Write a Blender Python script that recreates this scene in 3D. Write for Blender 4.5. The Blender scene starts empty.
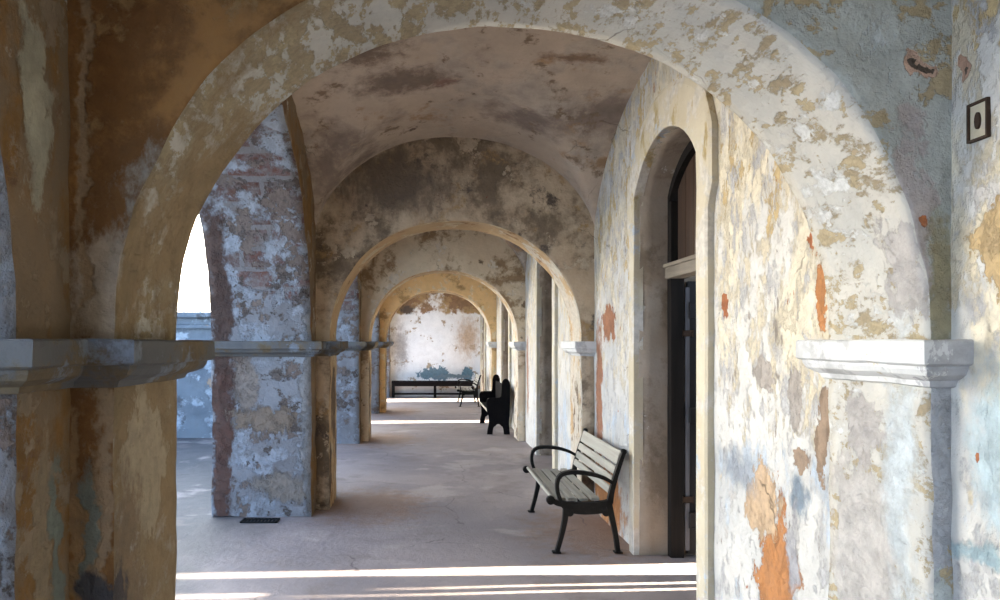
import bpy, bmesh, math, random
from mathutils import Vector, noise
random.seed(4)
C = bpy.context.scene.collection
SC = bpy.context.scene
PI = math.pi

# ------------------------------------------------------------------ node helpers
class G:
    """tiny node-graph writer"""
    def __init__(s, name):
        s.m = bpy.data.materials.new(name); s.m.use_nodes = True
        s.t = s.m.node_tree; s.t.nodes.clear()
        s.out = s.t.nodes.new('ShaderNodeOutputMaterial')
        s.b = s.t.nodes.new('ShaderNodeBsdfPrincipled')
        s.t.links.new(s.b.outputs[0], s.out.inputs[0])
        s.P = s.t.nodes.new('ShaderNodeTexCoord').outputs['Object']
    def set(s, inp, v):
        if isinstance(v, bpy.types.NodeSocket): s.t.links.new(v, inp)
        elif isinstance(v, (tuple, list)) and len(v) == 3 and inp.type == 'RGBA': inp.default_value = (*v, 1)
        else: inp.default_value = v
    def math(s, op, a, b=0.0, clamp=False):
        n = s.t.nodes.new('ShaderNodeMath'); n.operation = op; n.use_clamp = clamp
        s.set(n.inputs[0], a); s.set(n.inputs[1], b); return n.outputs[0]
    def vec(s, op, a, b=(0, 0, 0)):
        n = s.t.nodes.new('ShaderNodeVectorMath'); n.operation = op
        s.set(n.inputs[0], a); s.set(n.inputs[1], b)
        return n.outputs['Value'] if op in ('LENGTH', 'DOT_PRODUCT') else n.outputs[0]
    def noise(s, scale=1, detail=5, rough=.55, dist=0, seed=0, P=None, sv=(1, 1, 1), color=False):
        p = s.P if P is None else P
        if sv != (1, 1, 1): p = s.vec('MULTIPLY', p, sv)
        if seed: p = s.vec('ADD', p, (seed * 7.31, seed * 3.77, seed * 5.13))
        n = s.t.nodes.new('ShaderNodeTexNoise')
        s.set(n.inputs['Vector'], p); n.inputs['Scale'].default_value = scale
        n.inputs['Detail'].default_value = detail; n.inputs['Roughness'].default_value = rough
        n.inputs['Distortion'].default_value = dist
        return n.outputs['Color' if color else 'Fac']
    def step(s, v, lo, hi):
        n = s.t.nodes.new('ShaderNodeMapRange'); n.interpolation_type = 'SMOOTHSTEP'
        s.set(n.inputs[0], v); s.set(n.inputs[1], lo); s.set(n.inputs[2], hi)
        return n.outputs[0]
    def mix(s, f, a, b):
        n = s.t.nodes.new('ShaderNodeMix'); n.data_type = 'RGBA'
        s.set(n.inputs[0], f); s.set(n.inputs[6], a); s.set(n.inputs[7], b); return n.outputs[2]
    def axis(s, i):
        n = s.t.nodes.new('ShaderNodeSeparateXYZ'); s.set(n.inputs[0], s.P); return n.outputs[i]
    def ramp(s, i, lo, hi): return s.step(s.axis(i), lo, hi)
    def warp(s, amt=.1, scale=4, seed=9):
        c = s.noise(scale, 4, .6, 0, seed, color=True)
        c = s.vec('SUBTRACT', c, (.5, .5, .5)); c = s.vec('MULTIPLY', c, (amt,) * 3)
        return s.vec('ADD', s.P, c)
    def blob(s, c, r, W, soft=.12):
        d = s.vec('SUBTRACT', W, c); d = s.vec('DIVIDE', d, r)
        L = s.vec('LENGTH', d)
        if not hasattr(s, 'rag'): s.rag = s.math('MULTIPLY', s.math('SUBTRACT', s.noise(9, 8, .72, 0, 77, sv=(1, 1, .6)), .5), 2.6)
        return s.step(s.math('ADD', L, s.rag), 1 + soft, 1 - soft)
    def cracks(s, scale, width, seed=3, gate=.55):
        W = s.warp(.35, 2.2, seed)
        n = s.t.nodes.new('ShaderNodeTexVoronoi'); n.feature = 'DISTANCE_TO_EDGE'
        s.set(n.inputs['Vector'], W); n.inputs['Scale'].default_value = scale
        m = s.step(n.outputs['Distance'], width, width * .3)
        return s.math('MULTIPLY', m, s.step(s.noise(1.3, 2, .5, 0, seed + 1), gate, gate + .08))

def plaster(name, base, layers, blobs=(), bump=.5, crack=True, fine=.16, rough=.9, brick=None):
    """base (c1,c2); layers: (colour, scale, threshold, soft, seed, stretch, gate) ; gate=(axis,lo,hi) or None
       blobs: (colour, centre, radii[, soft])"""
    g = G(name)
    col = g.mix(g.step(g.noise(1.7, 6, .62, .3, 1), .35, .65), base[0], base[1])
    h = g.noise(3.2, 6, .6, 0, 5)
    h = g.math('MULTIPLY', h, .55)
    if brick:
        c1, c2, cm, gate, sc = brick[:5]
        n = g.t.nodes.new('ShaderNodeTexBrick')
        sw = g.t.nodes.new('ShaderNodeCombineXYZ'); sp = g.t.nodes.new('ShaderNodeSeparateXYZ'); g.set(sp.inputs[0], g.warp(.03, 8, 4))
        g.set(sw.inputs[0], g.math('ADD', sp.outputs[0], sp.outputs[1]) if brick[5] == 'wall' else sp.outputs[0]); g.set(sw.inputs[1], sp.outputs[2])
        g.set(n.inputs['Vector'], sw.outputs[0]); n.inputs['Scale'].default_value = sc
        g.set(n.inputs['Color1'], c1); g.set(n.inputs['Color2'], c2); g.set(n.inputs['Mortar'], cm)
        n.inputs['Mortar Size'].default_value = .025; n.inputs['Mortar Smooth'].default_value = .3
        n.inputs['Brick Width'].default_value = .6; n.inputs['Row Height'].default_value = .19
        bn = g.noise(2.6, 7, .68, .2, 17)
        if gate[0] is not None: bn = g.math('ADD', bn, g.math('MULTIPLY', g.math('SUBTRACT', g.ramp(gate[0], gate[1], gate[2]), .5), gate[4]))
        bm_ = g.step(bn, gate[3] - .04, gate[3] + .04)
        rust = g.mix(g.step(g.noise(9, 5, .7, 0, 31), .35, .7), n.outputs['Color'], cm)
        col = g.mix(bm_, col, rust)
        h = g.math('SUBTRACT', h, g.math('MULTIPLY', bm_, .25))
    for L in layers:
        c, sc, thr, soft, seed = L[:5]
        sv = L[5] if len(L) > 5 else (1, 1, 1)
        gate = L[6] if len(L) > 6 else None
        f = g.noise(sc, 8, .68, .1, seed, sv=sv)
        if gate:
            k = g.ramp(gate[0], gate[1], gate[2])
            f = g.math('SUBTRACT', f, g.math('MULTIPLY', g.math('SUBTRACT', 1.0, k), gate[3] if len(gate) > 3 else .3))
        m = g.step(f, thr - soft, thr + soft)
        tone = g.step(g.noise(sc * 5, 5, .65, 0, seed + 2), .3, .75)
        cc = g.mix(tone, c, tuple(x * .72 for x in c))
        col = g.mix(m, col, cc)
        h = g.math('SUBTRACT', h, g.math('MULTIPLY', m, .10))
    if blobs:
        W = g.warp(.22, 5, 21); W = W
        W2 = g.vec('ADD', W, g.vec('MULTIPLY', g.vec('SUBTRACT', g.noise(22, 4, .6, 0, 8, color=True), (.5, .5, .5)), (.05, .05, .05)))
        for B in blobs:
            m = g.blob(B[1], B[2], W2, B[3] if len(B) > 3 else .06)
            tone = g.step(g.noise(14, 6, .7, 0, 13), .3, .72)
            col = g.mix(m, col, g.mix(tone, B[0], tuple(min(1, x * .68 + .02) for x in B[0])))
            h = g.math('SUBTRACT', h, g.math('MULTIPLY', m, .16))
    if crack:
        cr = g.cracks(1.6, .008, 3, .60)
        col = g.mix(g.math('MULTIPLY', cr, .5), col, (.09, .07, .05))
        h = g.math('SUBTRACT', h, g.math('MULTIPLY', cr, .3))
    # small grime and pitting
    gr = g.step(g.noise(38, 4, .7, 0, 6), .62, .74)
    col = g.mix(g.math('MULTIPLY', gr, fine * 2), col, (.09, .07, .05))
    v = g.step(g.noise(7, 6, .7, 0, 41), .25, .8)
    col = g.mix(g.math('MULTIPLY', v, fine), col, (.16, .13, .10))
    h = g.math('ADD', h, g.math('MULTIPLY', g.noise(45, 4, .6, 0, 7), .05))
    n = g.t.nodes.new('ShaderNodeBump'); n.inputs['Strength'].default_value = bump; n.inputs['Distance'].default_value = .12
    g.set(n.inputs['Height'], h); g.t.links.new(n.outputs[0], g.b.inputs['Normal'])
    g.set(g.b.inputs['Base Color'], col); g.b.inputs['Roughness'].default_value = rough
    g.b.inputs['Specular IOR Level'].default_value = .2
    return g.m

WHITE = (.74, .73, .68); CREAM = (.66, .57, .40); TAN = (.46, .33, .16); OCHRE = (.36, .20, .065)
BRICK = (.42, .15, .06); RUST = (.50, .22, .08); GREY = (.40, .38, .36); BLUE = (.42, .60, .72); DARK = (.10, .075, .055)

# right side of the gallery, first bay (D 2.3 .. 7)
M_right = plaster('plaster_right', ((.61, .60, .565), (.50, .505, .49)), [
    ((.72, .66, .52), 2.6, .50, .05, 11, (1, 1, .5), (2, .9, 1.9, .25)),
    ((.56, .43, .23), 5.0, .53, .02, 12, (1, 1, .55), (2, 1.5, 2.9, .20)),
    ((.58, .56, .53), 4.0, .615, .02, 14, (1, 1, .6)),
    ((.52, .60, .68), 3.0, .56, .05, 15, (1, 1, .5), (2, 2.0, 1.0, .3)),
    ((.62, .56, .43), 9.0, .545, .03, 19, (1, 1, .5), (2, .7, 1.6, .15)),
    ((.50, .50, .50), 9.0, .58, .04, 22, (1, 1, .6)),
    ((.34, .30, .26), 7.0, .66, .02, 18, (1, 1, .4)),
    (BRICK, 5.0, .70, .008, 16, (1, 1, .5)),
  ], [
    (RUST, (1.757, 3.50, .56), (.5, .19, .40)), ((.58, .42, .27), (1.757, 3.66, .92), (.5, .17, .20)),
    ((.34, .38, .43), (1.757, 3.98, 1.04), (.5, .20, .10), .6), ((.22, .28, .34), (1.757, 3.32, 1.02), (.5, .09, .11), .5), ((.40, .40, .42), (1.757, 3.36, .72), (.5, .05, .20), .4),
    (RUST, (1.757, 3.12, 1.97), (.5, .035, .17)), ((.33, .24, .17), (1.757, 3.10, 1.36), (.5, .05, .19)),
    ((.34, .25, .18), (1.757, 3.27, 1.22), (.5, .05, .06)), (BRICK, (1.757, 4.12, 1.95), (.5, .025, .07)),
    ((.44, .40, .36), (1.757, 3.62, 1.60), (.5, .10, .07)), ((.44, .40, .36), (1.757, 3.35, 1.50), (.5, .07, .12)),
    ((.38, .17, .09), (1.757, 6.7, 1.95), (.5, .24, .18)), ((.36, .17, .10), (1.757, 7.1, 1.2), (.5, .13, .75), .3), (RUST, (1.757, 6.75, .25), (.5, .5, .3), .3),
    ((.38, .22, .15), (1.757, 12.1, 1.2), (.5, .1, .7), .4), (RUST, (1.757, 5.95, .45), (.5, .06, .42), .4),
    (GREY, (1.69, 1.95, 1.3), (.4, .05, .10)), ((.50, .62, .66), (1.69, 2.06, 1.42), (.3, .11, .20), .5), ((.34, .46, .50), (1.69, 2.10, 1.10), (.3, .20, .03), .6),
    ((.52, .38, .2), (1.69, 2.06, 2.02), (.3, .09, .11)), ((.45, .28, .2), (1.69, 2.19, 2.62), (.3, .025, .06)), (DARK, (1.69, 2.19, 2.62), (.3, .009, .02)),
    (BRICK, (1.69, 2.13, 1.42), (.3, .015, .02)),
  ], bump=.6)
# nearest cross wall: ochre on the left, pale on the right
def near_front():
    g_layers = [
    ((.17, .085, .03), 2.2, .50, .07, 53),
    ((.30, .19, .09), 5.4, .60, .04, 54),
    ((.24, .19, .14), 2.6, .64, .05, 57),
    ((.45, .48, .45), 1.5, .12, .06, 51, (1, 1, 1), (0, -.1, .9, .8)),
    ((.44, .36, .22), 5.0, .56, .02, 52, (1, 1, 1), (0, .1, .9, .7)),
    ((.50, .55, .55), 4.6, .60, .03, 55, (1, 1, .7), (0, .5, 1.2, .7)),
    ]
    return plaster('plaster_near_front', ((.29, .155, .055), (.22, .115, .04)), g_layers, [
    ((.42, .36, .29), (-1.0, 2.25, 1.9), (.16, .5, .22), .3), ((.34, .32, .28), (-.86, 2.25, 2.05), (.10, .5, .30), .3),
    ((.46, .42, .40), (1.57, 2.25, 2.12), (.07, .3, .36), .15), ((.56, .38, .28), (1.575, 2.25, 2.67), (.035, .3, .05)), (DARK, (1.575, 2.25, 2.665), (.02, .3, .02)),
    (BRICK, (1.60, 2.25, 2.13), (.016, .3, .03)), ((.40, .41, .42), (1.66, 2.25, 1.35), (.06, .2, .36)), ((.34, .31, .20), (1.66, 2.25, 1.9), (.05, .2, .2), .3),
    ((.33, .24, .15), (-1.10, 2.25, 2.4), (.02, .3, .6), .5),
    ((.17, .20, .18), (-1.09, 2.25, 1.05), (.03, .4, .32), .3), ((.28, .18, .09), (-1.13, 2.25, 1.2), (.025, .3, .34), .25),
    ((.30, .22, .14), (-1.04, 2.25, 1.15), (.035, .3, .5), .3), ((.055, .06, .075), (-1.05, 2.25, .93), (.07, .3, .07), .3),
    ((.50, .49, .46), (1.63, 2.6, 1.02), (.1, .2, .32), .12), ((.42, .40, .39), (1.63, 2.62, 1.42), (.1, .10, .15), .1),
    ], bump=.55)
M_nfront = near_front()
M_nsoffit = plaster('plaster_near_soffit', ((.54, .525, .475), (.46, .465, .44)), [
    ((.36, .30, .20), 9, .50, .03, 61, (1.3, .5, .8), (0, .9, -.7, .08)),
    ((.44, .37, .24), 13, .56, .02, 62, (1.2, .5, .8)),
    ((.66, .68, .67), 7, .58, .03, 63, (1, .6, 1), (0, -.6, 1.2, .12)),
    ((.30, .22, .125), 1.6, .47, .08, 64, (1, 1, 1), (0, .6, -.9, .35)),
  ], [
    ((.46, .44, .42), (1.63, 2.35, 2.02), (.12, .12, .17), .1),
    ((.52, .50, .47), (1.63, 2.6, 1.00), (.14, .20, .34), .10), ((.46, .44, .42), (1.63, 2.60, 1.42), (.14, .09, .14), .1),
    ((.42, .35, .24), (-1.0, 2.50, 1.30), (.12, .20, .24), .12), ((.26, .19, .12), (-1.0, 2.34, .95), (.12, .14, .35), .3),
    ((.58, .64, .66), (1.63, 2.40, 1.25), (.12, .07, .4), .6), ((.09, .08, .08), (-1.0, 2.3, .95), (.10, .06, .09), .3),
  ], bump=.5)
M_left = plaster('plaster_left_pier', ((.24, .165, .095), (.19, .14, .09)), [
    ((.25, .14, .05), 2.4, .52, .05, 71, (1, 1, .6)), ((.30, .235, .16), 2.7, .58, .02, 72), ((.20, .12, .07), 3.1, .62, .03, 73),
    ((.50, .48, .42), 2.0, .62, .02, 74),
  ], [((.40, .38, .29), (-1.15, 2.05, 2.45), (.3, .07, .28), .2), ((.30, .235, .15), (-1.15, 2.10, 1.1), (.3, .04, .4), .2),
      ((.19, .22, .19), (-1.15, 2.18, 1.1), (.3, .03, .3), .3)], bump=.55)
M_jamb = plaster('plaster_jamb', ((.24, .25, .27), (.19, .19, .20)), [
    ((.32, .35, .39), 3.0, .52, .05, 81), ((.19, .15, .13), 3.4, .56, .02, 82), ((.12, .10, .09), 5.2, .60, .02, 84),
    ((.33, .35, .38), 5.5, .64, .04, 85),
  ], [((.10, .05, .038), (-2.03, 7.0, 1.0), (.11, .6, 1.3), .25), ((.085, .05, .04), (-2.05, 6.9, 2.3), (.12, .6, 1.0), .3), ((.24, .185, .14), (-1.62, 7.0, .98), (.36, .4, .13), .15),
      ((.25, .22, .19), (-1.4, 7.0, .30), (.3, .3, .14), .3), ((.30, .30, .30), (-1.15, 7.0, 1.0), (.10, .3, 1.0), .1),
      ((.12, .10, .09), (-1.5, 7.0, 1.42), (.05, .3, .04), .3), ((.26, .22, .19), (-1.8, 7.0, 1.3), (.12, .3, .25), .3)],
    bump=.8, brick=((.15, .06, .045), (.09, .05, .04), (.19, .18, .18), (2, 1.7, 2.8, .52, .5), 1.0, 'x'))
M_cross = plaster('plaster_cross_wall', ((.47, .355, .24), (.54, .43, .30)), [
    ((.20, .15, .10), 1.3, .52, .07, 91), ((.12, .095, .075), 2.4, .60, .04, 92),
    ((.52, .42, .30), 3.6, .58, .02, 93), ((.44, .29, .14), 2.3, .60, .05, 94), ((.58, .52, .44), 4.3, .67, .01, 95),
    ((.28, .07, .045), 3.6, .69, .01, 96),
  ], [((.17, .13, .095), (-.35, 7.31, 3.4), (.6, .2, .28), .7)], bump=.6)
M_soffit = plaster('plaster_arch_soffit', ((.54, .38, .21), (.45, .30, .155)), [
    ((.62, .50, .32), 3, .55, .03, 101), ((.30, .16, .075), 3.6, .60, .03, 102), ((.66, .60, .48), 4, .50, .04, 103, (1, 1, 1), (0, 0, 1.4, .3)), ((.16, .11, .07), 3.4, .50, .05, 104, (1, 1, .5), (2, 2.2, 1.2, .25)),
    ((.66, .60, .50), 5, .48, .04, 105, (1, 1, .5), (0, 1.0, 1.6, .5)),
  ], (), bump=.45)
M_vault = plaster('plaster_vault', ((.53, .43, .335), (.46, .37, .285)), [
    ((.28, .22, .18), 1.0, .55, .08, 111), ((.17, .12, .09), 2.0, .64, .02, 112), ((.40, .26, .15), 1.7, .62, .05, 113),
    ((.30, .12, .08), 4, .71, .015, 114), ((.50, .42, .34), 1.3, .55, .05, 115), ((.26, .19, .13), 3.2, .62, .04, 116),
  ], [((.20, .14, .10), (-.55, 5.5, 3.95), (.35, .22, .5), .5), ((.23, .17, .13), (-.2, 6.0, 3.9), (.4, .16, .5), .6), ((.28, .17, .13), (.15, 6.1, 3.9), (.08, .06, .5), .6),
      ((.26, .17, .11), (1.2, 5.6, 3.8), (.25, .06, .5), .6)], bump=.35)
M_cross3 = plaster('plaster_cross_wall_glow', ((.60, .46, .31), (.68, .55, .38)), [  # third arch: glow of bounced sun put into a lighter plaster colour
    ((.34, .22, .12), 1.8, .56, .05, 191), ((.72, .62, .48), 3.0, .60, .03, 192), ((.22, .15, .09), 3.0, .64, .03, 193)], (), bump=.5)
M_cross4 = plaster('plaster_cross_wall_strong_glow', ((.80, .55, .27), (.74, .50, .24)), [  # fourth arch: stronger orange bounce glow painted into the plaster colour
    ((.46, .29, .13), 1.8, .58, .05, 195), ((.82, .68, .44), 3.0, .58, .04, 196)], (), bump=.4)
M_end = plaster('plaster_end_wall', ((.92, .92, .90), (.88, .89, .88)), [
    ((.50, .34, .17), 1.0, .40, .05, 121, (1, 1, 1), (2, 2.25, 2.9, .5)), ((.34, .21, .12), 2.0, .50, .04, 122, (1, 1, 1), (2, 2.2, 2.9, .4)),
    ((.50, .40, .28), 2.1, .60, .02, 123), 
  ], [((.19, .29, .34), (.20, 22.5, .74), (.46, .5, .19), .1), ((.19, .29, .34), (.52, 22.5, .72), (.22, .5, .22), .1), ((.17, .29, .35), (1.32, 22.5, .74), (.19, .5, .22), .1), ((.26, .33, .36), (.85, 22.5, .66), (.6, .5, .07), .2),
      ((.20, .18, .17), (-.78, 22.5, 1.45), (.12, .5, .30), .7), ((.13, .10, .08), (-.62, 22.5, 2.78), (.22, .5, .13), .5),
      ((.52, .50, .48), (-.85, 22.5, 1.6), (.22, .5, .6), .8), ((.66, .50, .36), (1.35, 22.5, 1.9), (.30, .5, .5), .8)], bump=.3)
M_outer = plaster('plaster_outside', ((.19, .23, .26), (.14, .17, .20)), [
    ((.40, .47, .53), 2.2, .54, .04, 131), ((.12, .13, .14), 2.4, .62, .04, 132), ((.40, .30, .22), 2.2, .64, .02, 133)], (), bump=.7)
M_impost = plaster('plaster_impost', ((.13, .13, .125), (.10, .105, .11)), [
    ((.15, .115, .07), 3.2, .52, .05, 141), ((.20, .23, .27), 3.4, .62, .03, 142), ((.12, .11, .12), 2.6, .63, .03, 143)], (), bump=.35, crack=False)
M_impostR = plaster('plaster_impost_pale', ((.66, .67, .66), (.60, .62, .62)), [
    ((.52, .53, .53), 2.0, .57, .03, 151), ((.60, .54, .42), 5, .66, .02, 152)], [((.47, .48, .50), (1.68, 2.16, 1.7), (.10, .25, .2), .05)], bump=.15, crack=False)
M_trim = plaster('plaster_door_surround', ((.58, .53, .41), (.52, .46, .33)), [
    ((.64, .61, .54), 4, .52, .04, 161), ((.46, .36, .18), 3.4, .57, .04, 162, (1, 1, .5), (2, 1.8, 3.0, .3)), ((.50, .55, .60), 3, .62, .03, 163)], (), bump=.3, crack=False)
M_reveal = plaster('plaster_door_reveal', ((.27, .215, .16), (.33, .275, .22)), [
    ((.22, .17, .12), 1.8, .52, .06, 171), ((.50, .46, .40), 3.3, .66, .015, 172)], [], bump=.3, crack=False)
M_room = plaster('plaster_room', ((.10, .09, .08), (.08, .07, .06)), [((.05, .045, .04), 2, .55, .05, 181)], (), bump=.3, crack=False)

def floor_mat(name, c1, c2, x_dark=False):
    g = G(name)
    col = g.mix(g.step(g.noise(.7, 6, .6, .2, 2), .35, .65), c1, c2)
    col = g.mix(g.math('MULTIPLY', g.step(g.noise(2.4, 6, .65, .2, 5), .52, .66), .55), col, (.20, .165, .15))
    col = g.mix(g.math('MULTIPLY', g.step(g.noise(1.1, 5, .6, .2, 15), .56, .66), .5), col, (.46, .40, .37))
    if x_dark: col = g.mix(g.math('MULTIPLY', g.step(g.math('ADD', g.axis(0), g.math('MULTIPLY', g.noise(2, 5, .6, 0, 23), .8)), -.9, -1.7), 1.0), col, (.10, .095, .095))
    spk = g.step(g.noise(60, 3, .7, 0, 3), .62, .72)
    col = g.mix(g.math('MULTIPLY', spk, .45), col, (.08, .07, .07))
    spk2 = g.step(g.noise(75, 3, .7, 0, 4), .64, .72)
    col = g.mix(g.math('MULTIPLY', spk2, .4), col, (.55, .52, .50))
    # ochre-brown blobs on the ground by the pier feet and below the near bench
    W = g.warp(.5, 3, 7)
    for c, r in (((-.6, 7.5, 0), (.55, .7, .5)), ((1.55, 6.5, 0), (.5, .8, .5)), ((-.8, 12.6, 0), (.6, .8, .5)), ((-.8, 17.7, 0), (.6, 1, .5))):
        col = g.mix(g.math('MULTIPLY', g.blob(c, r, W, .6), .6), col, (.25, .135, .07))
    cr = g.cracks(.8, .006, 5, .5)
    col = g.mix(g.math('MULTIPLY', cr, .6), col, (.06, .05, .05))
    h = g.math('ADD', g.math('MULTIPLY', g.noise(26, 5, .7, 0, 6), .35), g.math('MULTIPLY', g.noise(3, 4, .6, 0, 8), .7))
    n = g.t.nodes.new('ShaderNodeBump'); n.inputs['Strength'].default_value = .45; n.inputs['Distance'].default_value = .05
    g.set(n.inputs['Height'], h); g.t.links.new(n.outputs[0], g.b.inputs['Normal'])
    g.set(g.b.inputs['Base Color'], col); g.set(g.b.inputs['Roughness'], g.math('ADD', g.math('MULTIPLY', g.noise(4, 4, .6, 0, 10), .3), .5))
    g.b.inputs['Specular IOR Level'].default_value = .35
    return g.m
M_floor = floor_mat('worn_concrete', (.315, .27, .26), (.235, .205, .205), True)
M_terrace = floor_mat('terrace_concrete', (.105, .10, .10), (.075, .075, .078))

def wood(name, a, b, sv=(1, 1, .06), rough=.6, spec=.3):
    g = G(name)
    f = g.noise(26, 6, .65, .4, 2, sv=sv)
    col = g.mix(g.step(f, .35, .68), a, b)
    col = g.mix(g.math('MULTIPLY', g.step(g.noise(3, 4, .6, 0, 4), .5, .7), .4), col, tuple(x * .6 for x in a))
    n = g.t.nodes.new('ShaderNodeBump'); n.inputs['Strength'].default_value = .3; n.inputs['Distance'].default_value = .01
    g.set(n.inputs['Height'], f); g.t.links.new(n.outputs[0], g.b.inputs['Normal'])
    g.set(g.b.inputs['Base Color'], col); g.b.inputs['Roughness'].default_value = rough; g.b.inputs['Specular IOR Level'].default_value = spec
    return g.m
M_slat = wood('weathered_slat', (.34, .33, .28), (.25, .24, .20), (1, .04, 1), .5, .35)
M_doorw = wood('brown_board', (.055, .03, .018), (.028, .018, .013))
M_frame = wood('grey_frame_wood', (.018, .015, .013), (.011, .010, .009), (1, 1, .06), .8, .1)
M_black = wood('black_painted_wood', (.006, .006, .007), (.010, .009, .009), (1, .1, 1), .9, .06)
def metal(name, c, rough=.45, met=.4):
    g = G(name); f = g.noise(30, 4, .6, 0, 3)
    g.set(g.b.inputs['Base Color'], g.mix(g.step(f, .45, .75), c, tuple(x * 1.8 + .004 for x in c)))
    g.b.inputs['Roughness'].default_value = rough; g.b.inputs['Metallic'].default_value = met; g.b.inputs['Specular IOR Level'].default_value = .22
    n = g.t.nodes.new('ShaderNodeBump'); n.inputs['Strength'].default_value = .15; n.inputs['Distance'].default_value = .004
    g.set(n.inputs['Height'], f); g.t.links.new(n.outputs[0], g.b.inputs['Normal'])
    return g.m
M_iron = metal('black_cast_iron', (.003, .0035, .0035), .6, .0)
M_rust = metal('rusted_iron', (.05, .032, .022), .85, .2)

# ------------------------------------------------------------------ mesh helpers
def link(name, bm, mats, parent=None, smooth=False):
    me = bpy.data.meshes.new(name); bmesh.ops.recalc_face_normals(bm, faces=bm.faces)
    bm.to_mesh(me); bm.free()
    o = bpy.data.objects.new(name, me); C.objects.link(o)
    for m in (mats if isinstance(mats, (list, tuple)) else [mats]): me.materials.append(m)
    if smooth:
        for p in me.polygons: p.use_smooth = True
    if parent: o.parent = parent
    return o
def struct(o): o['kind'] = 'structure'; return o
def box(bm, x0, x1, y0, y1, z0, z1, mi=0, bev=0):
    r = bmesh.ops.create_cube(bm, size=1)
    for v in r['verts']:
        v.co = Vector(((x0 + x1) / 2 + v.co.x * (x1 - x0), (y0 + y1) / 2 + v.co.y * (y1 - y0), (z0 + z1) / 2 + v.co.z * (z1 - z0)))
    fs = {f for v in r['verts'] for f in v.link_faces}
    for f in fs: f.material_index = mi
    if bev:
        es = {e for v in r['verts'] for e in v.link_edges}
        bmesh.ops.bevel(bm, geom=list(es), offset=bev, segments=2, affect='EDGES', profile=.6)
def wob(p, a=.010, b=.005):
    n1 = noise.noise_vector(p * 1.7 + Vector((3, 1, 7))); n2 = noise.noise_vector(p * 7.5 + Vector((9, 4, 2)))
    return p + n1 * a + n2 * b
def frange(a, b, st):
    n = max(1, int(math.ceil((b - a) / st))); return [a + (b - a) * i / n for i in range(n + 1)]

def wall_strip(spans, zs, top, a0, a1, to3, step=.09, amp=(.010, .005), post=None, mi=(0, 1, 2)):
    """spans: ('pier',s0,s1) | ('arch',s0,s1,zfun). a0/a1 = the two faces, to3(s,a,z)->Vector. materials: face a0, soffit, face a1"""
    bm = bmesh.new()
    rows1 = [zs * i / int(zs / step) for i in range(int(zs / step) + 1)]
    n2 = int((top - zs) / step)
    na = max(2, int(abs(a1 - a0) / step))
    cache = {}
    def V(s, a, z):
        k = (round(s, 4), round(a, 4), round(z, 4))
        if k not in cache:
            p = wob(to3(s, a, z), *amp)
            if post: p = post(p, s, a, z)
            cache[k] = bm.verts.new(p)
        return cache[k]
    def quad(a, b, c, d, m):
        vs = []
        for v in (a, b, c, d):
            if v not in vs: vs.append(v)
        if len(vs) < 3: return
        try: f = bm.faces.new(vs); f.material_index = m; f.smooth = True
        except ValueError: pass
    As = [a0 + (a1 - a0) * i / na for i in range(na + 1)]
    for k, sp in enumerate(spans):
        kind, s0, s1 = sp[:3]
        if kind == 'pier': ss = frange(s0, s1, step * 1.5)
        else:
            n = max(4, int((s1 - s0) * 1.6 / step)); c = (s0 + s1) / 2; h = (s1 - s0) / 2
            ss = [c - h * math.cos(PI * i / n) for i in range(n + 1)]
        for i in range(len(ss) - 1):
            p, q = ss[i], ss[i + 1]
            zp = zs if kind == 'pier' else sp[3](p); zq = zs if kind == 'pier' else sp[3](q)
            if kind == 'arch':
                if i == 0: zp = zs if not (len(sp) > 4) else zp
                if i == len(ss) - 2: zq = zs if not (len(sp) > 4) else zq
            for a, m in ((a0, mi[0]), (a1, mi[2])):
                if kind == 'pier':
                    for j in range(len(rows1) - 1):
                        quad(V(p, a, rows1[j]), V(q, a, rows1[j]), V(q, a, rows1[j + 1]), V(p, a, rows1[j + 1]), m)
                for j in range(n2):
                    u, w = j / n2, (j + 1) / n2
                    quad(V(p, a, zp + (top - zp) * u), V(q, a, zq + (top - zq) * u), V(q, a, zq + (top - zq) * w), V(p, a, zp + (top - zp) * w), m)
            if kind == 'arch':
                for j in range(na): quad(V(p, As[j], zp), V(q, As[j], zq), V(q, As[j + 1], zq), V(p, As[j + 1], zp), mi[1])
        if kind == 'pier':
            for s in (s0, s1):
                for j in range(len(rows1) - 1):
                    for i in range(na): quad(V(s, As[i], rows1[j]), V(s, As[i + 1], rows1[j]), V(s, As[i + 1], rows1[j + 1]), V(s, As[i], rows1[j + 1]), mi[1])
    return bm

# ------------------------------------------------------------------ layout
H = 1.755; PITCH = 5.06; A0 = 2.254; TH = .57
XL, XR, XLO = -1.15, 1.757, -2.145
AL, AR = -1.011, 1.629; AC = (AL + AR) / 2; AH = (AR - AL) / 2
ZS = 1.75; TOP = 4.5
fronts = [A0 + PITCH * k for k in range(-2, 4)]        # transverse arches: -7.87,-2.81,2.25,7.31,12.37,17.43
END = 22.5; BACK = -7.6
def arch_z(s):
    u = min(1, abs((s - AC) / AH)); return ZS + AH * .965 * (1 - u ** 2.1) ** (1 / 2.1)

# transverse arches
names = ['wall_behind', 'wall_nearest', 'wall_second', 'wall_third', 'wall_fourth']
for k, nm in zip(range(-1, 4), names):
    d = A0 + PITCH * k
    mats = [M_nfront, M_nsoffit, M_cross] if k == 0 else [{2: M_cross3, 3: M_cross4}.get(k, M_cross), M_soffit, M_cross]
    bm = wall_strip([('pier', XL - .06, AL), ('arch', AL, AR, arch_z), ('pier', AR, XR + .06)], ZS, TOP - .02, d, d + TH,
                    lambda s, a, z: Vector((s, a, z)), step=.055 if k == 0 else .08, amp=(.010, .007))
    struct(link(nm, bm, mats))

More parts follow.
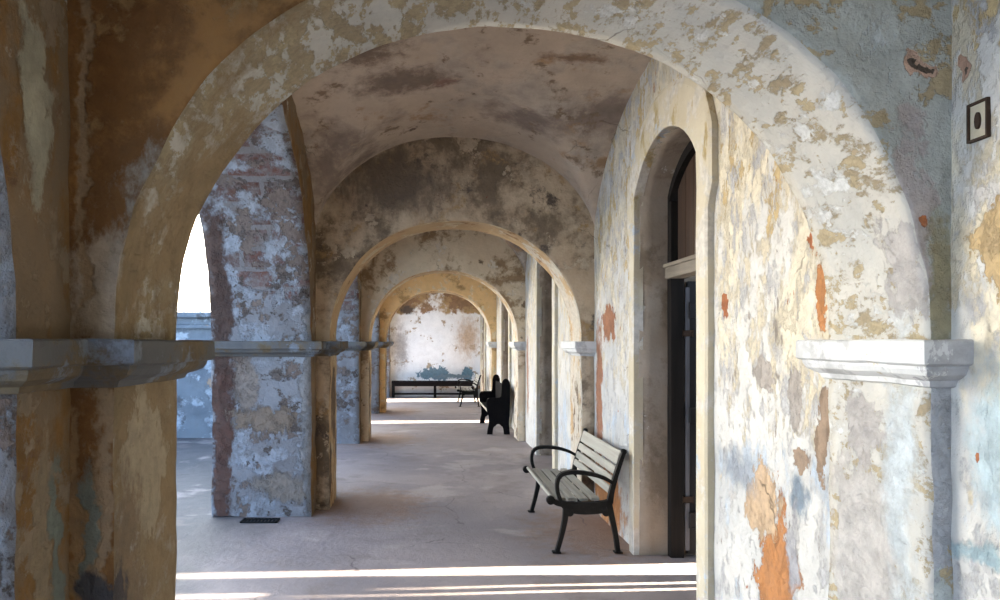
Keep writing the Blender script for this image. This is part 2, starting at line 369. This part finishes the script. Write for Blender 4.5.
# left arcade
spans = []
prev = BACK
for k in range(-2, 4):
    o0 = A0 + PITCH * k + TH + .28; o1 = A0 + PITCH * (k + 1) - .30
    if o1 < BACK + .5 : continue
    o0 = max(o0, BACK + .25); o1 = min(o1, END - .32)
    spans.append(('pier', prev, o0))
    r = (o1 - o0) / 2; c = (o0 + o1) / 2
    spans.append(('arch', o0, o1, (lambda s, c=c, r=r: ZS + r * math.sqrt(max(0, 1 - ((s - c) / r) ** 2)))))
    prev = o1
spans.append(('pier', prev, END + .25))
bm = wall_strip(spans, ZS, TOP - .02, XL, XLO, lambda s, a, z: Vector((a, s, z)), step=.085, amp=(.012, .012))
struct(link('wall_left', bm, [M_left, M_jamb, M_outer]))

# right wall with arched door openings
DO0, DO1 = 4.43, 5.76; DZS = 2.95
spans = []; prev = BACK
for k in range(0, 4):
    dk = PITCH * k + (.98 if k == 3 else 0); o0, o1 = DO0 + dk, DO1 + dk
    c = (o0 + o1) / 2; h = (o1 - o0) / 2; rise = .34; R = (h * h + rise * rise) / (2 * rise)
    spans.append(('pier', prev, o0)); spans.append(('arch', o0, o1, (lambda s, c=c, R=R, rise=rise: DZS + rise - R + math.sqrt(max(0, R * R - (s - c) ** 2)))))
    prev = o1
spans.append(('pier', prev, END + .25))
def rpost(p, s, a, z):
    if a < XR + .01 and s < 2.34: p.x -= .067
    return p
bm = wall_strip(spans, DZS, TOP - .02, XR, XR + .5, lambda s, a, z: Vector((a, s, z)), step=.085, amp=(.008, .005), post=rpost)
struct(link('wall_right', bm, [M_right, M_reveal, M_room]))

# end walls
for nm, d0, d1, m in (('wall_far', END, END + .3, M_end), ('wall_rear', BACK - .3, BACK, M_cross)):
    bm = wall_strip([('pier', XLO - .05, 3.2)], 2.0, TOP - .02, d0, d1, lambda s, a, z: Vector((s, a, z)), step=.25, amp=(.008, 0))
    struct(link(nm, bm, [m, m, m]))

# room behind the doors: unseen outer wall, its gaps shaped to throw the floor's sun stripes
SLOPE = .062
def flat(zt): return lambda s: zt
bm = bmesh.new()
def plank(y00, y01, y10, y11, z0, z1):
    """board between z0 and z1: y range y00..y01 at the foot, y10..y11 at the top"""
    vs = [bm.verts.new(v) for x in (3.0, 3.18) for v in ((x, y00, z0), (x, y01, z0), (x, y11, z1), (x, y10, z1))]
    for q in ((0, 1, 2, 3), (4, 5, 6, 7), (0, 1, 5, 4), (1, 2, 6, 5), (2, 3, 7, 6), (3, 0, 4, 7)): bm.faces.new([vs[i] for i in q])
# (foot y0, foot y1, head y0, head y1, head height): gaps cut to form the sun stripes, wider ones for the far bands
gaps = [(5.02, 5.085, 5.06, 5.075, 2.2), (5.145, 5.215, 5.18, 5.195, 1.9), (5.29, 5.63, 5.49, 5.60, 2.75), (15.36, 16.6, 15.36, 16.6, 2.75), (20.75, 22.2, 20.75, 22.2, 2.75)]
y = BACK - .3
for i, (a, b, c_, d, zt) in enumerate(gaps):
    nxt = gaps[i - 1] if i else None
    y0, y1 = (nxt[1], nxt[3]) if i else (y, y)
    if i and abs(nxt[4] - zt) > .01:
        # split so neighbours with different heads still meet cleanly
        plank(y0, a, y1, c_, 0, min(zt, nxt[4])); lo = min(zt, nxt[4]); hi = max(zt, nxt[4])
        plank(y1, c_, y1, c_, lo, hi)
    else: plank(y0, a, y1, c_, 0, zt)
    plank(min(a, c_), max(b, d), min(a, c_), max(b, d), zt, 2.75 if zt < 2.75 else TOP)
    if zt < 2.75: plank(min(a, c_), max(b, d), min(a, c_), max(b, d), 2.74, TOP)
plank(y, 5.0, y, 5.0, 2.75, TOP); plank(5.0, 15.36, 5.0, 15.36, 2.75, TOP); plank(16.6, 20.75, 16.6, 20.75, 2.75, TOP)
plank(22.2, END + .3, 22.2, END + .3, 0, TOP)
struct(link('wall_stripe_mask', bm, M_room))

# roof slab and vaults
bm = bmesh.new(); box(bm, XLO - .12, 3.3, BACK - .4, END + .4, TOP - .03, TOP + .25); struct(link('roof', bm, M_outer))
bm = bmesh.new()
for k in range(-2, 4):
    d0 = A0 + PITCH * k + TH - .02; d1 = A0 + PITCH * (k + 1) + .02
    if k == -2: d0 = BACK
    d1 = min(d1, END + .02)
    nx, ny = 44, 64; grid = []
    for j in range(ny + 1):
        row = []
        for i in range(nx + 1):
            u = -1 + 2 * i / nx; v = -1 + 2 * j / ny
            u = math.sin(u * PI / 2); v = math.sin(v * PI / 2)
            X = (XL + XR) / 2 + u * ((XR - XL) / 2 + .03); Y = (d0 + d1) / 2 + v * (d1 - d0) / 2
            a = 2.72 + 1.18 * math.sqrt(max(0, 1 - u * u)); b = 2.72 + 1.25 * math.sqrt(max(0, 1 - v * v))
            t = .035; m_ = max(a, b); z = m_ + t * math.log(math.exp((a - m_) / t) + math.exp((b - m_) / t)) * .8
            z += .16 * (1 - u * u) * (1 - v * v)
            row.append(bm.verts.new(wob(Vector((X, Y, z)), .02, .004)))
        grid.append(row)
    for j in range(ny):
        for i in range(nx):
            f = bm.faces.new((grid[j][i], grid[j][i + 1], grid[j + 1][i + 1], grid[j + 1][i])); f.smooth = True
struct(link('ceiling', bm, M_vault))

# floor and terrace
bm = bmesh.new()
xs = frange(XLO - .02, 3.3, .2); ys = frange(BACK - .3, END + .3, .2)
g_ = [[bm.verts.new((x, y, .006 * noise.noise(Vector((x * .9, y * .9, 0))))) for x in xs] for y in ys]
for j in range(len(ys) - 1):
    for i in range(len(xs) - 1):
        f = bm.faces.new((g_[j][i], g_[j][i + 1], g_[j + 1][i + 1], g_[j + 1][i])); f.smooth = True
# give the slab its thickness
box(bm, XLO - .02, 3.3, BACK - .3, END + .3, -.3, -.02)
struct(link('floor', bm, M_floor))
bm = bmesh.new(); box(bm, -14, XLO - .02, -14, 30, -.3, -.012); struct(link('terrace_floor', bm, M_terrace))
# cross parapet with moulded coping outside
bm = bmesh.new()
box(bm, -9, XLO - .03, 12.9, 13.3, -.05, 2.02, 0, .01); box(bm, -9, XLO - .03, 12.84, 13.36, 2.0, 2.07, 0, .015)
box(bm, -9, XLO - .03, 12.87, 13.33, 2.07, 2.2, 0, .02); box(bm, -9, XLO - .03, 12.80, 13.40, 2.2, 2.31, 0, .02)
struct(link('wall_parapet', bm, M_outer))
bm = bmesh.new(); box(bm, -9.4, -9.0, -10, 24, -.05, 1.0, 0, .01); box(bm, -9.46, -8.94, -10, 24, 1.0, 1.12, 0, .02)
struct(link('wall_terrace', bm, M_outer))

# ------------------------------------------------------------------ imposts (profile swept round the pier)
def sweep(path, prof, closed):
    """path: plan points, outward = right-hand side; prof: (offset, z)"""
    bm = bmesh.new(); P = [Vector(p) for p in path]
    # subdivide long edges so the wobble can bend them
    Q = []; n = len(P)
    for i in range(n - (0 if closed else 1)):
        a, b = P[i], P[(i + 1) % n]; m = max(1, int((b - a).length / .09))
        for j in range(m): Q.append(a.lerp(b, j / m))
    if not closed: Q.append(P[-1])
    n = len(Q); rings = []
    for i in range(n):
        p = Q[i]
        a = (p - Q[i - 1]) if (i or closed) else None; b = (Q[(i + 1) % n] - p) if (i < n - 1 or closed) else None
        a = a or b; b = b or a
        na = Vector((a.y, -a.x)).normalized(); nb = Vector((b.y, -b.x)).normalized()
        nm = (na + nb).normalized(); k = 1 / max(.3, nm.dot(na))
        rings.append([bm.verts.new(wob(Vector((p.x + nm.x * k * o, p.y + nm.y * k * o, z)), .004, .005)) for o, z in prof])
    for i in range(n - (0 if closed else 1)):
        r0, r1 = rings[i], rings[(i + 1) % n]
        for j in range(len(prof) - 1): bm.faces.new((r0[j], r0[j + 1], r1[j + 1], r1[j]))
    if not closed:
        for r in (rings[0], rings[-1]): bm.faces.new(r)
    return bm
def prof(q):
    return [(-.06, ZS + .012), (q * .5, ZS + .012), (q - .006, ZS + .012), (q, ZS + .006), (q, ZS - .062), (q - .008, ZS - .068), (q * .80, ZS - .070), (q * .78, ZS - .082), (q * .68, ZS - .100),
            (q * .48, ZS - .112), (q * .30, ZS - .120), (q * .22, ZS - .138), (q * .12, ZS - .142), (-.02, ZS - .145), (-.06, ZS - .145)]
tn = 1
for k in range(-1, 4):
    f = A0 + PITCH * k; b = f + TH; j0 = f - .30; j1 = b + .28
    path = [(XLO, j0), (XL, j0), (XL, f), (AL, f), (AL, b), (XL, b), (XL, j1), (XLO, j1)]
    # counter-clockwise seen from above with outward on the right
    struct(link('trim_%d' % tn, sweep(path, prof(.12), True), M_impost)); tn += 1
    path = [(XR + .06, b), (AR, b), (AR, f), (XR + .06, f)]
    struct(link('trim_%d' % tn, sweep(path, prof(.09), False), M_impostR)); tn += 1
# impost on the jambs at the very end (far pier of the last bay)
struct(link('trim_%d' % tn, sweep([(XLO, END - .32), (XL, END - .32), (XL, END + .05)], prof(.12), False), M_impost)); tn += 1

# ------------------------------------------------------------------ door surrounds + doors
DY = [0, PITCH, 2 * PITCH, 3 * PITCH + .98]
def surround(dy):
    """flat plaster band round the opening, projecting from the wall; upper part (hood) wider"""
    bm = bmesh.new(); x0, x1 = XR - .05, XR + .03
    c = (DO0 + DO1) / 2; h = (DO1 - DO0) / 2; rise = .34; R = (h * h + rise * rise) / (2 * rise)
    inn = [(DO0, 0.0)] + [(DO0, z) for z in (.6, 1.2, 1.8, 2.4, 2.6, 2.72, 2.95)]
    out = [(DO0 - .16, 0.0)] + [(DO0 - .16, z) for z in (.6, 1.2, 1.8, 2.4, 2.60)] + [(DO0 - .22, 2.72), (DO0 - .22, 3.08)]
    n = 18
    for i in range(1, n):
        t = i / n; s = DO0 + (DO1 - DO0) * t
        inn.append((s, DZS + rise - R + math.sqrt(R * R - (s - c) ** 2)))
        so = (DO0 - .22) + (DO1 - DO0 + .42) * t
        out.append((so, 3.10 + .49 * math.sin(PI * t) ** .52))
    inn += [(DO1, z) for z in (2.95, 2.72, 2.6, 2.4, 1.8, 1.2, .6, 0)]
    out += [(DO1 + .20, 3.08), (DO1 + .20, 2.72)] + [(DO1 + .14, z) for z in (2.60, 2.4, 1.8, 1.2, .6, 0)]
    mid = [((a[0] * .12 + b[0] * .88), (a[1] * .12 + b[1] * .88)) for a, b in zip(inn, out)]
    rings = []
    for a, m, b in zip(inn, mid, out):
        rings.append([bm.verts.new(wob(Vector(v) + Vector((0, dy, 0)), .003, .003)) for v in
                      ((x1, a[0], a[1]), (x0 + .006, a[0], a[1]), (x0, a[0] * .97 + b[0] * .03, a[1] * .97 + b[1] * .03), (x0, m[0], m[1]), (x0 + .012, b[0], b[1]), (x1, b[0], b[1]))])
    for i in range(len(rings) - 1):
        for j in range(5):
            bm.faces.new((rings[i][j], rings[i][j + 1], rings[i + 1][j + 1], rings[i + 1][j]))
    return bm
for k in range(4):
    struct(link('trim_%d' % tn, surround(DY[k]), M_trim)); tn += 1

def door_empty(k):
    e = bpy.data.objects.new('door_%d' % (k + 1), None); C.objects.link(e); e.location = (XR + .28, DY[k], 0); e['kind'] = 'structure'; return e
c = (DO0 + DO1) / 2; h = (DO1 - DO0) / 2; rise = .34; R = (h * h + rise * rise) / (2 * rise)
az = lambda s: DZS + rise - R + math.sqrt(max(0, R * R - (s - c) ** 2))
root = door_empty(0)
# frame: two posts, arched head
bm = bmesh.new(); fx0, fx1 = -.05, .06
box(bm, fx0, fx1, DO0 - .01, DO0 + .08, 0, 2.9, 0, .006); box(bm, fx0, fx1, DO1 - .08, DO1 + .01, 0, 2.9, 0, .006)
ss = frange(DO0 - .01, DO1 + .01, .09)
for i in range(len(ss) - 1):
    vs = []
    for s in (ss[i], ss[i + 1]):
        for x in (fx0, fx1):
            zt = az(s); vs += [bm.verts.new((x, s, max(2.85, zt - .08))), bm.verts.new((x, s, zt + .02))]
    a = vs
    for q in ((0, 1, 5, 4), (2, 3, 7, 6), (0, 2, 6, 4), (1, 3, 7, 5)): bm.faces.new([a[t] for t in q])
link('frame', bm, M_frame, root)
bm = bmesh.new(); box(bm, fx0 - .03, fx1, DO0 + .02, DO1 - .02, 2.27, 2.39, 0, .01); box(bm, fx0 - .045, fx1, DO0 + .02, DO1 - .02, 2.36, 2.39, 0, .004)
tr = link('transom', bm, wood('pale_transom_wood', (.22, .19, .15), (.15, .125, .095), (1, .05, 1)), root); tr['label'] = 'pale grey horizontal transom rail'
# tympanum of vertical boards
bm = bmesh.new(); nb = 7; w = (DO1 - DO0 - .16) / nb
for i in range(nb):
    a = DO0 + .06 + i * w + .003; b = a + w - .006
    lo = 2.38; r = []
    for x in (0.0, .03):
        r.append([bm.verts.new((x, a, lo)), bm.verts.new((x, b, lo)), bm.verts.new((x, b, az(b) - .05)), bm.verts.new((x, a, az(a) - .05))])
    bm.faces.new(r[0]); bm.faces.new(r[1])
    for t in range(4): bm.faces.new((r[0][t], r[0][(t + 1) % 4], r[1][(t + 1) % 4], r[1][t]))
link('tympanum_panel', bm, M_doorw, root)
# open leaves, folded back into the room
def leaf(yc, sgn):
    bm = bmesh.new()
    nb = 4; w = .60 / nb
    for i in range(nb): box(bm, .09 + i * w + .002, .09 + (i + 1) * w - .002, yc - .018, yc + .018, .03, 2.25, 0, .004)
    for z in (.25, 1.1, 1.95): box(bm, .10, .68, yc - sgn * .018, yc - sgn * .045, z, z + .12, 0, .005)
    return bm
lf = link('leaf', leaf(DO1 - .045, 1), wood('dark_leaf', (.014, .013, .013), (.008, .008, .008)), root)
bm = bmesh.new()
for z in (.45, 1.8): box(bm, .045, .13, DO1 - .05, DO1 - .085, z, z + .05, 0, .004)
link('hinge', bm, M_rust, lf)
bm = bmesh.new(); box(bm, .068, .105, DO1 - .075, DO1 - .062, .06, 2.2, 0, .004)
st = link('leaf_edge_strip', bm, wood('grey_strip', (.12, .12, .13), (.07, .07, .08)), lf)
for k in range(1, 4):
    r2 = door_empty(k)
    for ch in root.children:
        cc = ch.copy(); C.objects.link(cc); cc.parent = r2
        for g2 in ch.children: dd = g2.copy(); C.objects.link(dd); dd.parent = cc

# ------------------------------------------------------------------ tube/prism helpers for benches
def rot2(p): return p
def plate(bm, outline, y0, y1, bev=.004):
    """outline in (x,z) extruded in y"""
    a = [bm.verts.new((x, y0, z)) for x, z in outline]; b = [bm.verts.new((x, y1, z)) for x, z in outline]
    n = len(a); fa = bm.faces.new(a); fb = bm.faces.new(b[::-1])
    for i in range(n): bm.faces.new((a[i], b[i], b[(i + 1) % n], a[(i + 1) % n]))
    if bev:
        es = list(fa.edges) + list(fb.edges)
        bmesh.ops.bevel(bm, geom=es, offset=bev, segments=1, affect='EDGES')
def catmull(pts, n=8):
    out = []; P = [pts[0]] + list(pts) + [pts[-1]]
    for i in range(1, len(P) - 2):
        p0, p1, p2, p3 = (Vector(P[i + t]) for t in (-1, 0, 1, 2))
        for j in range(n):
            t = j / n
            out.append(.5 * ((2 * p1) + (p2 - p0) * t + (2 * p0 - 5 * p1 + 4 * p2 - p3) * t * t + (3 * p1 - p0 - 3 * p2 + p3) * t ** 3))
    out.append(Vector(P[-2])); return out
def ribbon(pts, widths, n=7):
    """curved flat bar outline in (x,z): centre line + width -> closed outline"""
    c = catmull([(p[0], p[1], w) for p, w in zip(pts, widths)], n)
    L, Rr = [], []
    for i, p in enumerate(c):
        a = c[max(0, i - 1)]; b = c[min(len(c) - 1, i + 1)]
        t = Vector((b.x - a.x, b.y - a.y)).normalized(); nn = Vector((-t.y, t.x)) * p.z / 2
        L.append((p.x + nn.x, p.y + nn.y)); Rr.append((p.x - nn.x, p.y - nn.y))
    return L + Rr[::-1]

def tag(o, label, cat, group=None):
    o['label'] = label; o['category'] = cat
    if group: o['group'] = group
def empty(name, loc):
    o = bpy.data.objects.new(name, None); C.objects.link(o); o.location = loc; return o
def copy_tree(o, parent=None):
    c = o.copy(); C.objects.link(c)
    if parent: c.parent = parent
    for ch in list(o.children): copy_tree(ch, c)
    return c

# iron and slat bench; x: front (0) -> back, y along length, z up
BL = 1.40
bench = empty('park_bench', (1.07, 5.82, .004))
fr = []
for y in (0.0, BL):
    y0, y1 = y - .022, y + .022
    bm = bmesh.new()
    plate(bm, ribbon([(-.035, .455), (.02, .415), (.15, .398), (.30, .395), (.42, .41), (.475, .44)], [.03, .045, .05, .05, .05, .04]), y0, y1)
    # scalloped rail below the seat
    plate(bm, ribbon([(.05, .405), (.10, .37), (.20, .352), (.32, .352), (.42, .365), (.465, .40)], [.02, .05, .06, .06, .05, .02]), y0 + .005, y1 - .005)
    # curled front nose
    plate(bm, [(-.035 + .036 * math.cos(t * PI / 8), .437 + .036 * math.sin(t * PI / 8)) for t in range(16)], y0, y1)
    e = link('end_frame', bm, M_iron, bench)
    # scroll brackets
    for cx, cz in ((.125, .335), (.425, .335)):
        bm = bmesh.new(); plate(bm, [(cx + .032 * math.cos(t * PI / 8), cz + .032 * math.sin(t * PI / 8)) for t in range(16)], y0 + .002, y1 - .002); link('scroll', bm, M_iron, e)
    bm = bmesh.new(); plate(bm, ribbon([(.095, .395), (.085, .28), (.055, .14), (.018, .008)], [.05, .042, .036, .034]), y0, y1)
    box(bm, -.02, .05, y0 - .012, y1 + .012, 0, .012, 0, .004); link('leg', bm, M_iron, bench)
    bm = bmesh.new(); plate(bm, ribbon([(.445, .41), (.475, .29), (.505, .15), (.525, .008)], [.055, .044, .038, .036]), y0, y1)
    box(bm, .49, .56, y0 - .012, y1 + .012, 0, .012, 0, .004); link('leg', bm, M_iron, bench)
    bm = bmesh.new(); plate(bm, ribbon([(.455, .41), (.475, .52), (.51, .65), (.55, .77), (.575, .842)], [.05, .04, .036, .034, .03]), y0, y1)
    plate(bm, [(.575 + .022 * math.cos(t * PI / 6), .84 + .022 * math.sin(t * PI / 6)) for t in range(12)], y0, y1)
    link('back_post', bm, M_iron, bench)
    bm = bmesh.new(); plate(bm, ribbon([(.055, .42), (.025, .50), (.02, .575), (.045, .64), (.13, .668), (.27, .660), (.40, .625), (.49, .575)], [.028, .028, .028, .03, .032, .032, .030, .026]), y0 - .004, y1 + .004, .006)
    link('armrest', bm, M_iron, bench)
def slat(bm, cx, cz, w, th, ang):
    r = bmesh.ops.create_cube(bm, size=1)
    ca, sa = math.cos(ang), math.sin(ang)
    for v in r['verts']:
        x, z = v.co.x * w, v.co.z * th
        v.co = Vector((cx + x * ca - z * sa, BL / 2 + v.co.y * (BL - .03), cz + x * sa + z * ca))
    es = {e for v in r['verts'] for e in v.link_edges}
    bmesh.ops.bevel(bm, geom=list(es), offset=.006, segments=2, affect='EDGES')
for cx, cz, a, w in ((-.014, .452, -.5, .05), (.062, .441, -.10, .074), (.155, .436, -.02, .074), (.248, .436, .02, .074), (.341, .440, .06, .074)):
    bm = bmesh.new(); slat(bm, cx, cz, w, .024, a); link('seat_slat', bm, M_slat, bench)
for t, w in ((.16, .062), (.37, .066), (.59, .068), (.865, .115)):
    px = .458 + .115 * t ** 1.1; pz = .46 + .375 * t
    bm = bmesh.new(); slat(bm, px - .012, pz, w, .022, math.radians(73)); link('back_slat', bm, M_slat, bench)
tag(bench, 'slatted park bench with black curved iron ends beside the tall doorway, nearest bench', 'bench', 'park benches along the right wall')
b2 = copy_tree(bench); b2.location = (.905, 18.95, .004)
tag(b2, 'small slatted iron bench far down the gallery, in front of the low black bench', 'bench', 'park benches along the right wall')

# black settle with carved silhouette ends
S0, S1 = 13.29, 15.1
settle = empty('black_settle', (1.165, S0, .004))
def arc(cx, cz, rx, rz, a0, a1, n=8): return [(cx + rx * math.cos(math.radians(a0 + (a1 - a0) * i / n)), cz + rz * math.sin(math.radians(a0 + (a1 - a0) * i / n))) for i in range(n + 1)]
outl = [(-.005, 0), (.0, .06), (.03, .20), (.035, .32), (-.005, .42), (-.015, .56)] + arc(.045, .60, .06, .09, 180, 90, 6) + [(.14, .69), (.235, .69), (.265, .72), (.268, .85)] \
    + arc(.35, .93, .08, .125, 180, 0, 10) + [(.43, .60), (.42, .40), (.405, .2), (.42, .06), (.425, 0), (.315, 0), (.31, .09), (.295, .145), (.26, .155), (.245, .185), (.205, .205), (.165, .185), (.15, .155), (.115, .145), (.10, .09), (.095, 0)]
for y in (0, S1 - S0):
    bm = bmesh.new(); plate(bm, outl, y - .03, y + .03, .005); link('end_panel', bm, M_black, settle)
bm = bmesh.new(); box(bm, .01, .34, .03, S1 - S0 - .03, .435, .465, 0, .006); link('seat', bm, M_black, settle)
bm = bmesh.new(); box(bm, .33, .365, .03, S1 - S0 - .03, .46, .92, 0, .006); link('backrest', bm, M_black, settle)
bm = bmesh.new(); box(bm, -.004, .014, .03, S1 - S0 - .03, .425, .465, 0, .003); e = link('front_rail', bm, M_slat, settle); e['label'] = 'front edge of the black seat, its lit look put in as pale wood'  # light catching the seat edge, painted as a pale rail
bm = bmesh.new(); box(bm, .18, .21, .03, S1 - S0 - .03, .24, .32, 0, .005); link('stretcher', bm, M_black, settle)
tag(settle, 'black wooden settle with solid shaped end panels and tall rounded back posts against right wall', 'bench')

# long low black bench at the end wall
lb = empty('long_bench', (-1.08, 21.95, .004)); LB = 2.72
bm = bmesh.new(); box(bm, 0, LB, 0, .42, .46, .52, 0, .006); link('seat', bm, M_black, lb)
bm = bmesh.new(); box(bm, .02, LB - .02, .03, .055, .36, .46, 0, .004); link('apron', bm, M_black, lb)
for x in (.0, LB / 2 - .04, LB - .09):
    bm = bmesh.new(); box(bm, x + .005, x + .085, .02, .10, 0, .46, 0, .005); box(bm, x + .005, x + .085, .32, .40, 0, .46, 0, .005)
    box(bm, x + .02, x + .07, .10, .32, .08, .14, 0, .004); link('leg', bm, M_black, lb)
bm = bmesh.new(); box(bm, .06, LB - .06, .19, .23, .08, .14, 0, .004); link('stretcher', bm, M_black, lb)
tag(lb, 'long low black backless bench running along the bright end wall', 'bench')

# rusted recessed iron box on the near right wall
fx = XR - .067
bx_ = empty('wall_box', (fx, 2.135, 2.43))
bm = bmesh.new()
for a in ((-.035, .035, .052, .060), (-.035, .035, -.060, -.052)): box(bm, -.012, .01, a[0], a[1], a[2], a[3], 0, .002)
for a in ((-.040, -.033), (.033, .040)): box(bm, -.012, .01, a[0], a[1], -.060, .060, 0, .002)
link('rim', bm, M_rust, bx_)
bm = bmesh.new(); box(bm, -.004, .012, -.034, .034, -.053, .053, 0, .001); link('back_plate', bm, M_trim, bx_)
bm = bmesh.new(); plate(bm, arc(0, 0, .010, .026, 0, 345, 14), 0, .012, 0)
for v in bm.verts: v.co = Vector((-.004 - v.co.y * .6, v.co.x, v.co.z))
link('screw_hole', bm, M_rust, bx_)
tag(bx_, 'small rusty rimmed iron box set in the pale wall at far right', 'wall box')

# drain hole beside the pier foot
dr = empty('floor_drain', (-1.62, 6.92, .004))
bm = bmesh.new(); W_, D_ = .36, .16
box(bm, -W_ / 2, W_ / 2, -D_, -D_ + .02, .0, .014, 0, .003); box(bm, -W_ / 2, W_ / 2, -.02, 0, .0, .014, 0, .003)
box(bm, -W_ / 2, -W_ / 2 + .02, -D_, 0, .0, .014, 0, .003); box(bm, W_ / 2 - .02, W_ / 2, -D_, 0, .0, .014, 0, .003)
link('rim', bm, M_iron, dr)
bm = bmesh.new()
for i in range(9): x = -W_ / 2 + .03 + i * .0345; box(bm, x, x + .016, -D_ + .015, -.015, .002, .010, 0, .001)
link('grate', bm, M_iron, dr)
tag(dr, 'dark iron drain grate in the floor at the foot of the blue-grey pier', 'drain')

# ------------------------------------------------------------------ light
w = bpy.data.worlds.new('sky'); SC.world = w; w.use_nodes = True; nt = w.node_tree; bg = nt.nodes['Background']
tc = nt.nodes.new('ShaderNodeTexCoord'); sp = nt.nodes.new('ShaderNodeSeparateXYZ'); nt.links.new(tc.outputs['Generated'], sp.inputs[0])
cr = nt.nodes.new('ShaderNodeValToRGB'); nt.links.new(sp.outputs[2], cr.inputs[0])
E = cr.color_ramp.elements
E[0].position = 0; E[0].color = (1.0, .95, .87, 1); E[1].position = .85; E[1].color = (.10, .15, .24, 1)
e_ = E.new(.22); e_.color = (.84, .83, .80, 1); e_ = E.new(.45); e_.color = (.30, .35, .42, 1)
# the half of the sky behind the gallery's near end is darker and bluer
mr = nt.nodes.new('ShaderNodeMapRange'); mr.interpolation_type = 'SMOOTHSTEP'; nt.links.new(sp.outputs[1], mr.inputs[0])
mr.inputs[1].default_value = -.7; mr.inputs[2].default_value = .9; 
mx = nt.nodes.new('ShaderNodeMix'); mx.data_type = 'RGBA'; mx.blend_type = 'MULTIPLY'; mx.inputs[0].default_value = 1
m2 = nt.nodes.new('ShaderNodeMix'); m2.data_type = 'RGBA'; nt.links.new(mr.outputs[0], m2.inputs[0]); m2.inputs[6].default_value = (.36, .50, .72, 1); m2.inputs[7].default_value = (2.1, 1.95, 1.72, 1)
nt.links.new(cr.outputs[0], mx.inputs[6]); nt.links.new(m2.outputs[2], mx.inputs[7])
nt.links.new(mx.outputs[2], bg.inputs[0]); bg.inputs[1].default_value = 13.0
sun = bpy.data.lights.new('sun', 'SUN'); sun.energy = 75; sun.angle = math.radians(1.0); sun.color = (1, .86, .66)
so = bpy.data.objects.new('sun', sun); C.objects.link(so)
el = math.radians(28); dv = Vector((-math.cos(el), -SLOPE * math.cos(el), -math.sin(el)))
so.rotation_euler = dv.to_track_quat('-Z', 'Y').to_euler()

cam = bpy.data.cameras.new('camera'); co = bpy.data.objects.new('camera', cam); C.objects.link(co); SC.camera = co
co.location = (0, 0, H); co.rotation_euler = (PI / 2, 0, 0); cam.lens = 25.2; cam.sensor_width = 36; cam.shift_x = .074; cam.shift_y = .042; cam.clip_start = .05
SC.view_settings.view_transform = 'Standard'; SC.view_settings.look = 'None'; SC.view_settings.exposure = 0; SC.view_settings.gamma = 1
SC.view_settings.use_curve_mapping = False
SC.cycles.diffuse_bounces = 8; SC.cycles.max_bounces = 12
